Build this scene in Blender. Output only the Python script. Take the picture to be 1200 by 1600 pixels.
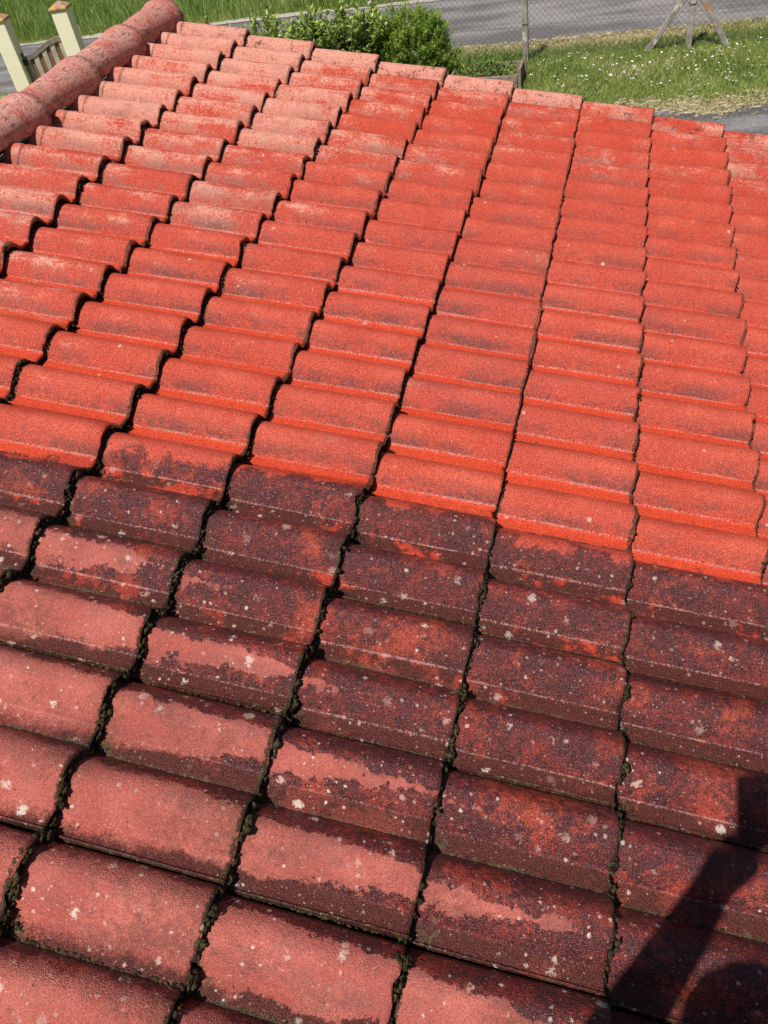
import bpy, math, random
import numpy as np
from mathutils import Matrix, Vector, Quaternion

for o in list(bpy.data.objects):
    bpy.data.objects.remove(o)
scene = bpy.context.scene
COL = scene.collection
rnd = random.Random(11)
rng = np.random.default_rng(5)

# ------------------------------------------------------------------ camera
CAM = Vector((0.6046, -4.2576, 1.4356))
AX = Vector((0.960938, 0.239483, -0.138728))      # right
AY = Vector((-0.076394, 0.711298, 0.698727))      # up
AZ = Vector((0.266010, -0.660835, 0.701809))      # backwards
cd = bpy.data.cameras.new('camera')
cd.sensor_fit = 'VERTICAL'; cd.sensor_height = 36.0; cd.sensor_width = 27.0
cd.lens = 1250.11 / 1600 * 36.0
cd.clip_start = 0.02; cd.clip_end = 2000
co = bpy.data.objects.new('camera', cd); COL.objects.link(co)
co.matrix_world = Matrix(((AX.x, AY.x, AZ.x, CAM.x), (AX.y, AY.y, AZ.y, CAM.y), (AX.z, AY.z, AZ.z, CAM.z), (0, 0, 0, 1)))
scene.camera = co

# ------------------------------------------------------------------ sky and sun
SUN = Vector((0.186, 0.462, -0.867)).normalized()  # direction the light travels
w = bpy.data.worlds.new('World'); scene.world = w; w.use_nodes = True
wn = w.node_tree.nodes; wl = w.node_tree.links
sky = wn.new('ShaderNodeTexSky'); sky.sky_type = 'NISHITA'; sky.sun_disc = False
sky.sun_elevation = math.asin(-SUN.z); sky.sun_rotation = math.atan2(-SUN.x, -SUN.y)
sky.air_density = 1.0; sky.dust_density = 0.6
wl.new(sky.outputs[0], wn['Background'].inputs[0]); wn['Background'].inputs[1].default_value = 0.050
ld = bpy.data.lights.new('sun', 'SUN'); ld.energy = 4.9; ld.angle = math.radians(0.53); ld.color = (1.0, 0.955, 0.90)
lo = bpy.data.objects.new('sun', ld); COL.objects.link(lo)
lo.rotation_euler = SUN.to_track_quat('-Z', 'Y').to_euler(); lo.location = (0, 0, 30)
scene.view_settings.view_transform = 'Standard'; scene.view_settings.look = 'None'
scene.view_settings.exposure = 0.12; scene.view_settings.gamma = 1.0

scene.cycles.max_bounces = 5; scene.cycles.diffuse_bounces = 2; scene.cycles.glossy_bounces = 2; scene.cycles.transmission_bounces = 2

# ------------------------------------------------------------------ helpers
L = 0.34; W = 0.494015 * L; PITCH = math.radians(14.02)
G = -2.564                                        # ground level
CP, SP = math.cos(PITCH), math.sin(PITCH)
UP = Vector((SP, 0, CP))

def tag(o, label=None, cat=None, group=None, kind=None):
    if label: o['label'] = label
    if cat: o['category'] = cat
    if group: o['group'] = group
    if kind: o['kind'] = kind
    return o

def link(name, me, mat=None, parent=None, loc=None, rot=None):
    o = bpy.data.objects.new(name, me); COL.objects.link(o)
    if parent is not None: o.parent = parent
    if loc is not None: o.location = loc
    if rot is not None: o.rotation_euler = rot
    if mat is not None and me is not None and len(me.materials) == 0: me.materials.append(mat)
    return o

def mesh(name, verts, faces, smooth=False):
    me = bpy.data.meshes.new(name)
    me.from_pydata([tuple(v) for v in verts], [], [tuple(f) for f in faces])
    me.update()
    if smooth:
        me.polygons.foreach_set('use_smooth', [True] * len(me.polygons))
    return me

def np_mesh(name, V, F, attr=None):
    """V (n,3), F (m,k) arrays, attr dict of per-vertex floats"""
    me = bpy.data.meshes.new(name)
    V = np.ascontiguousarray(V, dtype=np.float32); F = np.ascontiguousarray(F, dtype=np.int32)
    m, k = F.shape
    me.vertices.add(len(V)); me.vertices.foreach_set('co', V.ravel())
    me.loops.add(m * k); me.loops.foreach_set('vertex_index', F.ravel())
    me.polygons.add(m); me.polygons.foreach_set('loop_start', np.arange(0, m * k, k, dtype=np.int32))
    try: me.polygons.foreach_set('loop_total', np.full(m, k, dtype=np.int32))
    except Exception: pass
    if attr:
        for n, a in attr.items():
            at = me.attributes.new(n, 'FLOAT', 'POINT'); at.data.foreach_set('value', np.ascontiguousarray(a, dtype=np.float32))
    me.update(calc_edges=True)
    return me

def box_data(x0, x1, y0, y1, z0, z1):
    v = [(x0, y0, z0), (x1, y0, z0), (x1, y1, z0), (x0, y1, z0), (x0, y0, z1), (x1, y0, z1), (x1, y1, z1), (x0, y1, z1)]
    f = [(0, 3, 2, 1), (4, 5, 6, 7), (0, 1, 5, 4), (1, 2, 6, 5), (2, 3, 7, 6), (3, 0, 4, 7)]
    return v, f

def box(name, dims, mat, parent=None, bevel=0.0, **k):
    me = mesh(name, *box_data(*dims))
    o = link(name, me, mat, parent, **k)
    if bevel:
        b = o.modifiers.new('bevel', 'BEVEL'); b.width = bevel; b.segments = 2
    return o

def bar_data(a, b, wx, wy, up=Vector((0, 0, 1)), taper=1.0):
    """a square-section bar from a to b"""
    a = Vector(a); b = Vector(b); d = (b - a).normalized()
    s = d.cross(up)
    if s.length < 1e-4: s = Vector((1, 0, 0))
    s.normalize(); t = s.cross(d).normalized()
    v = []
    for p, k in ((a, 1.0), (b, taper)):
        for (i, j) in ((-1, -1), (1, -1), (1, 1), (-1, 1)):
            v.append(p + s * (i * wx / 2 * k) + t * (j * wy / 2 * k))
    f = [(3, 2, 1, 0), (4, 5, 6, 7)] + [(i, (i + 1) % 4, (i + 1) % 4 + 4, i + 4) for i in range(4)]
    return v, f

class NT:
    """small node-graph writer"""
    def __init__(s, name):
        s.mat = bpy.data.materials.new(name); s.mat.use_nodes = True
        s.t = s.mat.node_tree; s.n = s.t.nodes; s.l = s.t.links
        s.bsdf = s.n['Principled BSDF']
    def put(s, sock, v):
        if hasattr(v, 'is_output') or isinstance(v, bpy.types.NodeSocket): s.l.new(v, sock)
        elif isinstance(v, (tuple, list)):
            sock.default_value = tuple(v) + (1.0,) if (sock.type == 'RGBA' and len(v) == 3) else tuple(v)
        else: sock.default_value = v
    def m(s, op, a, b=0.0, c=None, clamp=False):
        n = s.n.new('ShaderNodeMath'); n.operation = op; n.use_clamp = clamp
        s.put(n.inputs[0], a); s.put(n.inputs[1], b)
        if c is not None: s.put(n.inputs[2], c)
        return n.outputs[0]
    def ss(s, x, a, b, lo=0.0, hi=1.0):
        n = s.n.new('ShaderNodeMapRange'); n.interpolation_type = 'SMOOTHSTEP'
        s.put(n.inputs[0], x); s.put(n.inputs[1], a); s.put(n.inputs[2], b); s.put(n.inputs[3], lo); s.put(n.inputs[4], hi)
        return n.outputs[0]
    def lin(s, x, a, b, lo=0.0, hi=1.0):
        n = s.n.new('ShaderNodeMapRange'); s.put(n.inputs[0], x); s.put(n.inputs[1], a); s.put(n.inputs[2], b); s.put(n.inputs[3], lo); s.put(n.inputs[4], hi)
        return n.outputs[0]
    def noise(s, vec, scale, detail=2.0, rough=0.5, out=0):
        n = s.n.new('ShaderNodeTexNoise'); s.put(n.inputs['Vector'], vec); n.inputs['Scale'].default_value = scale
        n.inputs['Detail'].default_value = detail; n.inputs['Roughness'].default_value = rough
        return n.outputs[out]
    def vor(s, vec, scale, feature='F1', out='Distance', rand=1.0):
        n = s.n.new('ShaderNodeTexVoronoi'); n.feature = feature; s.put(n.inputs['Vector'], vec)
        n.inputs['Scale'].default_value = scale; n.inputs['Randomness'].default_value = rand
        return n.outputs[out]
    def mix(s, fac, a, b, blend='MIX'):
        n = s.n.new('ShaderNodeMix'); n.data_type = 'RGBA'; n.blend_type = blend; n.clamp_factor = True
        s.put(n.inputs[0], fac); s.put(n.inputs[6], a); s.put(n.inputs[7], b)
        return n.outputs[2]
    def vadd(s, a, b):
        n = s.n.new('ShaderNodeVectorMath'); n.operation = 'ADD'; s.put(n.inputs[0], a); s.put(n.inputs[1], b); return n.outputs[0]
    def vmul(s, a, b):
        n = s.n.new('ShaderNodeVectorMath'); n.operation = 'MULTIPLY'; s.put(n.inputs[0], a); s.put(n.inputs[1], b); return n.outputs[0]
    def xyz(s, v):
        n = s.n.new('ShaderNodeSeparateXYZ'); s.l.new(v, n.inputs[0]); return n.outputs
    def comb(s, x, y, z):
        n = s.n.new('ShaderNodeCombineXYZ'); s.put(n.inputs[0], x); s.put(n.inputs[1], y); s.put(n.inputs[2], z); return n.outputs[0]
    def pos(s): return s.n.new('ShaderNodeNewGeometry').outputs['Position']
    def obj(s): return s.n.new('ShaderNodeTexCoord').outputs['Object']
    def rand(s): return s.n.new('ShaderNodeObjectInfo').outputs['Random']
    def attr(s, name):
        n = s.n.new('ShaderNodeAttribute'); n.attribute_name = name; return n.outputs['Fac']
    def bump(s, h, strength=0.5, dist=0.01, normal=None):
        n = s.n.new('ShaderNodeBump'); n.inputs['Strength'].default_value = strength; n.inputs['Distance'].default_value = dist
        s.l.new(h, n.inputs['Height'])
        if normal is not None: s.l.new(normal, n.inputs['Normal'])
        return n.outputs[0]
    def done(s, color, rough=0.8, spec=0.3, normal=None):
        s.put(s.bsdf.inputs['Base Color'], color); s.put(s.bsdf.inputs['Roughness'], rough)
        s.put(s.bsdf.inputs['Specular IOR Level'], spec)
        if normal is not None: s.l.new(normal, s.bsdf.inputs['Normal'])
        return s.mat

def simple(name, c1, c2, scale=8.0, rough=0.85, bump=0.0, bscale=60.0, spec=0.25, detail=5):
    t = NT(name); p = t.obj()
    n = t.noise(p, scale, detail, 0.6)
    col = t.mix(t.ss(n, 0.35, 0.65), c1, c2)
    nm = t.bump(t.noise(p, bscale, 3), bump, 0.01) if bump else None
    return t.done(col, rough, spec, nm)

# ------------------------------------------------------------------ materials
def tile_material():
    t = NT('clay_tile'); P = t.pos(); X = t.xyz(P)
    ui = t.m('DIVIDE', t.m('SUBTRACT', t.m('MULTIPLY', X[0], CP), t.m('MULTIPLY', X[2], SP)), L)
    vj = t.m('DIVIDE', t.m('MULTIPLY', X[1], -1.0), W)
    ph = t.m('FRACT', vj); uf = t.m('FRACT', ui)
    rn = t.rand()
    big = t.noise(P, 2.2, 3, 0.6); mid = t.noise(t.vadd(P, (7.3, 1.1, 4.0)), 7.5, 4, 0.6)
    md2 = t.noise(t.vadd(P, (1.9, 5.1, 2.0)), 16.0, 4, 0.65)
    fine = t.noise(P, 75.0, 4, 0.7); grit = t.noise(P, 480.0, 0.0, 0.5); grit2 = t.noise(P, 210.0, 2.0, 0.7)
    # streaks that follow the tile length
    S = t.comb(t.m('MULTIPLY', ui, 0.9), t.m('MULTIPLY', vj, 3.2), t.m('MULTIPLY', rn, 30.0))
    streak = t.noise(S, 1.5, 5, 0.65)
    # --- washed lower boundary of the cleaned area
    ramp = t.n.new('ShaderNodeFloatCurve'); cv = ramp.mapping.curves[0]
    pts = [(-4.0, 18.2), (-2.6, 18.05), (-2.05, 17.95), (-1.9, 17.55), (-1.05, 17.35), (-0.9, 17.2), (0.0, 17.12), (0.95, 17.12), (1.1, 17.3), (1.9, 17.3), (2.1, 17.05), (4.0, 17.02)]
    xs = [((a + 4.0) / 8.0, (b - 16.0) / 4.0) for a, b in pts]
    cv.points[0].location = xs[0]; cv.points[1].location = xs[-1]
    for a, b in xs[1:-1]: cv.points.new(a, b)
    for q in cv.points: q.handle_type = 'VECTOR'
    ramp.mapping.use_clip = False; ramp.mapping.update()
    t.put(ramp.inputs[1], t.lin(ui, -4.0, 4.0))
    bnd = t.m('ADD', t.m('MULTIPLY', ramp.outputs[0], 4.0), 16.0)
    wob = t.m('ADD', t.m('ADD', t.m('MULTIPLY', t.m('SUBTRACT', md2, 0.5), 1.1), t.m('MULTIPLY', t.m('SUBTRACT', mid, 0.5), 1.5)), t.m('MULTIPLY', t.m('SUBTRACT', fine, 0.5), 0.35))
    dv = t.m('ADD', t.m('SUBTRACT', vj, bnd), wob)
    dirty = t.ss(dv, -0.08, 0.14)
    # --- base of the cleaned tiles
    pan = t.m('MULTIPLY', t.ss(ph, 0.738, 0.755), t.ss(ph, 1.0, 0.96))
    clean = t.mix(t.ss(mid, 0.35, 0.68), (0.48, 0.063, 0.033), (0.57, 0.094, 0.053))
    clean = t.mix(t.m('MULTIPLY', rn, 0.55), clean, (0.45, 0.068, 0.044))
    clean = t.mix(t.m('MULTIPLY', pan, t.ss(vj, 8.0, 12.0, 0.3, 0.9)), clean, (0.60, 0.062, 0.024))
    # pale worn sand, more of it far up and next to the ridge
    farm = t.m('ADD', t.ss(vj, 14.0, 1.0, 0.0, 0.15), t.ss(ui, 1.0, -4.5, 0.0, 0.19))
    farm = t.m('ADD', farm, t.ss(vj, 2.0, 0.6, 0.0, 0.13))
    pv = t.m('ADD', t.m('ADD', t.m('MULTIPLY', streak, 0.55), t.m('MULTIPLY', mid, 0.45)), t.m('ADD', farm, t.m('ADD', t.m('MULTIPLY', t.m('SUBTRACT', fine, 0.5), 0.45), t.m('ADD', t.m('MULTIPLY', t.m('SUBTRACT', grit2, .5), .25), t.m('MULTIPLY', t.m('SUBTRACT', rn, .5), 0.16)))))
    pale = t.ss(pv, 0.66, 0.86)
    pale = t.m('MULTIPLY', pale, t.ss(t.m('ABSOLUTE', t.m('SUBTRACT', ph, 0.50)), 0.38, 0.15, 0.25, 1.0))
    clean = t.mix(t.m('MULTIPLY', pale, 0.9), clean, (0.66, 0.31, 0.23))
    duskm = t.ss(t.m('ADD', t.m('ADD', t.m('MULTIPLY', streak, .6), t.m('MULTIPLY', md2, .4)), t.m('ADD', t.m('MULTIPLY', t.m('SUBTRACT', grit2, .5), .35), t.m('MULTIPLY', t.m('SUBTRACT', rn, .5), .14))), 0.55, 0.74)
    clean = t.mix(t.m('MULTIPLY', duskm, t.m('SUBTRACT', 0.55, t.m('MULTIPLY', pan, .4))), clean, (0.24, 0.065, 0.050))
    clean = t.mix(t.m('MULTIPLY', t.ss(t.m('ADD', fine, t.m('MULTIPLY', t.m('SUBTRACT', md2, .5), .8)), 0.56, 0.68), t.ss(vj, 2.4, 0.8, 0.0, 0.8)), clean, (0.09, 0.04, 0.034))
    # dark film left on the lower flank of each roll
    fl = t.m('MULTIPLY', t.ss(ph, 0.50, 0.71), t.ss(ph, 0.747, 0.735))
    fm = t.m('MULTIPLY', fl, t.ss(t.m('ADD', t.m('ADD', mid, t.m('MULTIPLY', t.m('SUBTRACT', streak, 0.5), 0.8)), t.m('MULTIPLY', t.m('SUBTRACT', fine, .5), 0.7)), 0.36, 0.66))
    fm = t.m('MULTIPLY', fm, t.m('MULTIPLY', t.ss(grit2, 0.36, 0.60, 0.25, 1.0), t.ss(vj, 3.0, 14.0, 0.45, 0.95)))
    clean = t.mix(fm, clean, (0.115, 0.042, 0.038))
    # soil caught in the valley between two rolls
    groove = t.m('MULTIPLY', t.ss(t.m('ABSOLUTE', t.m('SUBTRACT', t.m('ABSOLUTE', t.m('SUBTRACT', ph, 0.5)), 0.5)), 0.020, 0.004), t.ss(t.m('ADD', md2, t.m('MULTIPLY', t.m('SUBTRACT', fine, .5), .9)), 0.34, 0.52))
    clean = t.mix(t.m('MULTIPLY', groove, 0.8), clean, (0.085, 0.030, 0.022))
    # --- the uncleaned area: wet dark film with redder blotches
    wet = t.mix(t.ss(t.m('ADD', md2, t.m('MULTIPLY', t.m('SUBTRACT', fine, 0.5), 0.9)), 0.36, 0.92), (0.070, 0.0195, 0.0205), (0.25, 0.034, 0.023))
    wet = t.mix(t.ss(t.m('ADD', mid, t.m('MULTIPLY', t.m('SUBTRACT', fine, .5), 0.5)), 0.50, 0.72), wet, (0.34, 0.052, 0.030))
    wet = t.mix(t.m('MULTIPLY', t.ss(grit2, 0.56, 0.72), 0.45), wet, (0.27, 0.048, 0.034))
    panw = t.mix(t.ss(t.m('ADD', mid, t.m('MULTIPLY', t.m('SUBTRACT', fine, .5), 0.3)), 0.54, 0.62), (0.085, 0.019, 0.014), t.mix(t.ss(vj, 18.5, 21.0), (0.46, 0.048, 0.022), (0.17, 0.034, 0.024)))
    wet = t.mix(pan, wet, panw)
    # --- dried bands in it
    wd = t.m('SUBTRACT', t.m('MULTIPLY', t.m('SUBTRACT', vj, 19.5), 0.12), t.m('MULTIPLY', t.m('ADD', ui, 0.65), 0.145))
    wd = t.m('MINIMUM', wd, 0.36)
    bandn = t.m('ADD', t.m('MULTIPLY', t.m('SUBTRACT', md2, 0.5), 0.42), t.m('MULTIPLY', t.m('SUBTRACT', fine, 0.5), 0.16))
    wd = t.m('ADD', wd, bandn)
    band = t.m('SUBTRACT', wd, t.m('ABSOLUTE', t.m('SUBTRACT', ph, 0.50)))
    sw = t.ss(t.m('SUBTRACT', t.m('MULTIPLY', t.m('SUBTRACT', vj, 21.0), 0.5), ui), 0.6, 2.2, 0.014, 0.11)
    dry = t.m('MULTIPLY', t.ss(t.m('ADD', band, t.m('MULTIPLY', t.m('SUBTRACT', grit2, .5), t.m('MULTIPLY', sw, 1.6))), t.m('MULTIPLY', sw, -1.0), sw), t.ss(t.m('ADD', vj, t.m('MULTIPLY', t.m('SUBTRACT', mid, .5), 2.0)), 18.4, 19.6))
    dryc = t.mix(t.ss(mid, 0.35, 0.7), (0.38, 0.094, 0.073), (0.48, 0.140, 0.108))
    dryc = t.mix(t.m('MULTIPLY', t.ss(t.m('ADD', md2, t.m('MULTIPLY', t.m('SUBTRACT', streak, .5), 1.0)), 0.46, 0.72), 0.6), dryc, (0.27, 0.095, 0.080))
    dryc = t.mix(t.m('MULTIPLY', t.ss(fine, 0.45, 0.75), 0.45), dryc, (0.36, 0.105, 0.09))
    dryc = t.mix(t.m('MULTIPLY', t.ss(t.m('ADD', t.noise(t.vadd(P, (3.0, 8.0, 1.0)), 4.5, 5, .65), t.m('MULTIPLY', t.m('SUBTRACT', fine, .5), .6)), 0.46, 0.68), 0.75), dryc, (0.20, 0.070, 0.052))
    dirt = t.mix(dry, wet, dryc)
    col = t.mix(dirty, clean, dirt)
    # --- moss stain in the valleys and at the head of each tile
    edge = t.m('MAXIMUM', t.ss(t.m('ABSOLUTE', t.m('SUBTRACT', t.m('ABSOLUTE', t.m('SUBTRACT', ph, 0.5)), 0.5)), 0.13, 0.0),
               t.m('MULTIPLY', t.ss(uf, 0.30, 0.02), t.ss(ph, 0.55, 0.85)))
    moss = t.ss(t.m('ADD', t.m('MULTIPLY', edge, 0.38), t.m('ADD', t.m('MULTIPLY', md2, 0.55), t.m('MULTIPLY', t.m('SUBTRACT', fine, 0.5), 0.8))), 0.56, 0.74)
    moss = t.m('MULTIPLY', moss, t.m('MULTIPLY', dirty, t.ss(vj, 17.0, 21.0, 0.35, 0.95)))
    moss = t.m('MULTIPLY', moss, t.ss(edge, 0.0, 0.25))
    col = t.mix(moss, col, t.mix(t.ss(fine, 0.4, 0.6), (0.040, 0.028, 0.018), (0.095, 0.072, 0.034)))
    foot_glint = t.m('MULTIPLY', t.ss(t.m('ABSOLUTE', t.m('SUBTRACT', ph, 0.742)), 0.016, 0.004), t.m('MULTIPLY', t.ss(t.m('ADD', grit2, t.m('MULTIPLY', t.m('SUBTRACT', mid, .5), .5)), 0.42, 0.58), t.m('MULTIPLY', t.ss(vj, 7.0, 12.0), t.ss(vj, 22.5, 20.0))))  # pale wet glint where each roll meets its pan, painted into the colour
    col = t.mix(t.m('MULTIPLY', foot_glint, 0.42), col, (0.60, 0.36, 0.32))
    col = t.mix(t.m('MULTIPLY', t.m('MULTIPLY', groove, dirty), 0.75), col, (0.038, 0.024, 0.017))
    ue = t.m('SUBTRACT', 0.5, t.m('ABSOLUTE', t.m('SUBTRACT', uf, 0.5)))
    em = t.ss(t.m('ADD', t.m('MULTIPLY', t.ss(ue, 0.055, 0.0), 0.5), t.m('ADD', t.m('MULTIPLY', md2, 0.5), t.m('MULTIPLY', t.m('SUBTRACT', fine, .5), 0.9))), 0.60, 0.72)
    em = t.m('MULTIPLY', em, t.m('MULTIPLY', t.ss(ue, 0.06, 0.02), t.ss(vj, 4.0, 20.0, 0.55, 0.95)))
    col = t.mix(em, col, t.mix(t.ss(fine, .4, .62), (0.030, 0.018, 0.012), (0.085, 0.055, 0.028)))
    # --- grit, dark specks and pale lichen discs
    col = t.mix(t.m('SUBTRACT', 1.0, t.m('MULTIPLY', t.m('MULTIPLY', dry, dirty), 0.45)), col, t.mix(t.ss(t.m('ADD', t.m('MULTIPLY', grit, .6), t.m('MULTIPLY', grit2, .4)), 0.32, 0.68), (0.56, 0.52, 0.52), (1.40, 1.46, 1.46)), 'MULTIPLY')
    gw = t.m('MULTIPLY', t.ss(grit, 0.70, 0.80), t.m('MULTIPLY', dirty, 0.20))
    col = t.mix(gw, col, (0.46, 0.25, 0.20))
    def spots(scale, r0, r1, off, jag):
        Q = t.vadd(t.vadd(P, off), t.vmul(t.vadd(t.noise(P, 160.0, 2, 0.6, 1), (-0.5, -0.5, -0.5)), (jag, jag, jag)))
        d = t.vor(Q, scale); c = t.xyz(t.vor(Q, scale, out='Color'))
        r = t.lin(c[0], 0.0, 1.0, r0, r1)
        return t.ss(t.m('SUBTRACT', d, r), 0.09, -0.06), c[1]
    s1, k1 = spots(24.0, -0.34, 0.25, (0, 0, 0), 0.024)
    s2, k2 = spots(60.0, -0.38, 0.24, (3.1, 0.4, 0.2), 0.008)
    sd = t.m('MAXIMUM', t.m('MULTIPLY', dirty, 1.0), 0.0)
    lich = t.m('MULTIPLY', t.m('MAXIMUM', s1, s2), t.m('MAXIMUM', t.ss(vj, 16.8, 21.0, 0.45, 0.9), 0.0))
    clus = t.ss(t.noise(t.vadd(P, (6.0, 3.0, 2.0)), 5.5, 3, .6), 0.36, 0.60, 0.25, 1.0)
    lich = t.m('MULTIPLY', lich, t.m('MULTIPLY', sd, clus))
    s5, k5 = spots(115.0, -0.36, 0.22, (5.5, 1.4, 2.2), 0.005)
    lich = t.m('MAXIMUM', lich, t.m('MULTIPLY', t.m('MULTIPLY', s5, 0.40), dirty))
    s3, k3 = spots(24.0, -0.72, 0.13, (9.1, 2.4, 1.2), 0.008)
    lich = t.m('MAXIMUM', lich, t.m('MULTIPLY', s3, 0.7))
    col = t.mix(lich, col, t.mix(k1, (0.58, 0.34, 0.28), (0.72, 0.61, 0.53)))
    s4, k4 = spots(40.0, -0.62, 0.13, (2.2, 7.4, 3.2), 0.012)
    col = t.mix(t.m('MULTIPLY', s4, 0.85), col, (0.035, 0.018, 0.014))
    # --- wetness
    wetness = t.m('MULTIPLY', t.m('SUBTRACT', 1.0, t.m('MULTIPLY', dry, dirty)), t.m('SUBTRACT', 1.0, t.m('MULTIPLY', pale, 0.8)))
    wetness = t.m('MULTIPLY', wetness, t.ss(vj, 2.0, 11.0, 0.25, 1.0))
    wetness = t.m('MULTIPLY', wetness, t.m('SUBTRACT', 1.0, lich))
    rough = t.lin(wetness, 0.0, 1.0, 0.92, 0.33)
    rough = t.m('ADD', rough, t.m('MULTIPLY', t.m('SUBTRACT', fine, 0.5), 0.2))
    rough = t.m('ADD', rough, t.m('MULTIPLY', t.m('MULTIPLY', pan, dirty), 0.22))
    spec = t.lin(wetness, 0.0, 1.0, 0.10, 0.24)
    h = t.m('ADD', t.m('MULTIPLY', grit, 0.75), t.m('MULTIPLY', grit2, 0.6))
    return t.done(col, rough, spec, t.bump(h, 0.62, 0.005))

def ridge_material():
    t = NT('ridge_clay'); P = t.pos(); O = t.obj()
    S = t.vmul(O, (1.0, 0.25, 1.0))
    mid = t.noise(P, 9.0, 5, 0.65); fine = t.noise(P, 85.0, 4, 0.7); st = t.noise(S, 110.0, 4, 0.7)
    col = t.mix(t.ss(t.m('ADD', mid, t.m('MULTIPLY', t.m('SUBTRACT', fine, .5), .9)), 0.26, 0.60), (0.46, 0.105, 0.08), (0.68, 0.37, 0.30))
    yy = t.xyz(O)[1]; rn = t.rand()
    col = t.mix(t.m('MULTIPLY', rn, 0.45), col, (0.45, 0.11, 0.085))
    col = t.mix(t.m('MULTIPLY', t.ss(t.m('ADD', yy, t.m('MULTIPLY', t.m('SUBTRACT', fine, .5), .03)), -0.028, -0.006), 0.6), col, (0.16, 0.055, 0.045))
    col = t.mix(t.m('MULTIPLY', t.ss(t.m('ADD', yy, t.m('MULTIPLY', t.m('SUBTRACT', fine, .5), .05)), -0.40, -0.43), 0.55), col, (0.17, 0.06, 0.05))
    col = t.mix(t.m('MULTIPLY', t.ss(t.m('ADD', st, t.m('MULTIPLY', t.m('SUBTRACT', mid, .5), .8)), 0.53, 0.66), 0.75), col, (0.16, 0.070, 0.060))
    col = t.mix(t.m('MULTIPLY', t.ss(fine, 0.62, 0.72), 0.8), col, (0.72, 0.50, 0.42))
    return t.done(col, 0.9, 0.15, t.bump(t.m('ADD', fine, t.noise(P, 300.0, 2)), 0.6, 0.006))

M = {}
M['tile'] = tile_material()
M['ridge'] = ridge_material()

def moss_material():
    t = NT('moss'); P = t.pos(); X = t.xyz(P)
    vj = t.m('DIVIDE', t.m('MULTIPLY', X[1], -1.0), W)
    n = t.noise(P, 60.0, 4, 0.7); n2 = t.noise(P, 9.0, 3)
    dark = t.mix(t.ss(n, 0.35, 0.7), (0.014, 0.010, 0.006), (0.075, 0.048, 0.028))
    olive = t.mix(t.ss(n, 0.35, 0.7), (0.018, 0.014, 0.008), (0.100, 0.080, 0.036))
    grey = t.mix(t.ss(n, 0.4, 0.7), (0.035, 0.030, 0.020), (0.14, 0.125, 0.085))
    olive = t.mix(t.ss(n2, 0.52, 0.68), olive, grey)
    return t.done(t.mix(t.ss(vj, 15.0, 20.0), dark, olive), 0.95, 0.1, t.bump(t.noise(P, 350.0, 3), 0.9, 0.004))
M['moss'] = moss_material()

def ground_material():
    t = NT('lawn_soil'); P = t.pos(); X = t.xyz(P)
    n = t.noise(P, 1.1, 5, 0.65); f = t.noise(P, 28.0, 4, 0.7)
    col = t.mix(t.ss(n, 0.35, 0.7), (0.13, 0.17, 0.035), (0.19, 0.23, 0.06))
    col = t.mix(t.ss(f, 0.45, 0.75), col, (0.13, 0.125, 0.05))
    # straw beside the road and beside the drive
    e = t.m('SUBTRACT', t.m('ADD', 9.872, t.m('MULTIPLY', X[0], 0.063)), X[1])
    near = t.ss(t.m('ABSOLUTE', t.m('ADD', e, t.m('MULTIPLY', t.m('SUBTRACT', n, .5), .6))), 0.42, 0.05)
    d2 = t.m('SUBTRACT', X[1], t.m('ADD', 6.60, t.m('MULTIPLY', t.m('SUBTRACT', t.noise(P, 2.4, 4, .6), .5), 0.9)))
    near2 = t.m('MULTIPLY', t.ss(t.m('ABSOLUTE', d2), 0.42, 0.1), t.ss(X[0], 0.1, 0.6))
    straw = t.mix(f, (0.36, 0.29, 0.14), (0.55, 0.46, 0.27))
    col = t.mix(t.m('MAXIMUM', near, near2), col, straw)
    return t.done(col, 0.95, 0.1, t.bump(f, 0.8, 0.03))
M['ground'] = ground_material()

def road_material(name, tint, amt, speck=0.4):
    t = NT(name); P = t.pos()
    X = t.xyz(P)
    S = t.comb(t.m('MULTIPLY', X[0], 0.25), t.m('SUBTRACT', X[1], t.m('MULTIPLY', X[0], 0.055)), 0.0)
    st = t.noise(S, 1.9, 4, 0.55); n = t.noise(P, 1.0, 4, 0.6); f = t.noise(P, 160.0, 2, 0.6); f2 = t.noise(P, 30.0, 4, 0.75)
    v = t.m('ADD', t.m('MULTIPLY', st, 0.75), t.m('MULTIPLY', n, 0.25))
    col = t.mix(t.ss(v, 0.40, 0.62), tuple(c * (1 - amt) for c in tint), tuple(c * (1 + amt) for c in tint))
    col = t.mix(1.0, col, t.mix(t.ss(f, 0.3, 0.7), (0.62, 0.62, 0.62), (1.36, 1.36, 1.36)), 'MULTIPLY')
    col = t.mix(t.m('MULTIPLY', t.ss(f2, 0.54, 0.66), speck), col, (0.40, 0.37, 0.34))
    return t.done(col, 0.85, 0.3, t.bump(f, 0.7, 0.01))
M['road'] = road_material('road_asphalt', (0.205, 0.190, 0.182), 0.36)
M['drive'] = road_material('drive_asphalt', (0.165, 0.158, 0.154), 0.42, 0.85)

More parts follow.
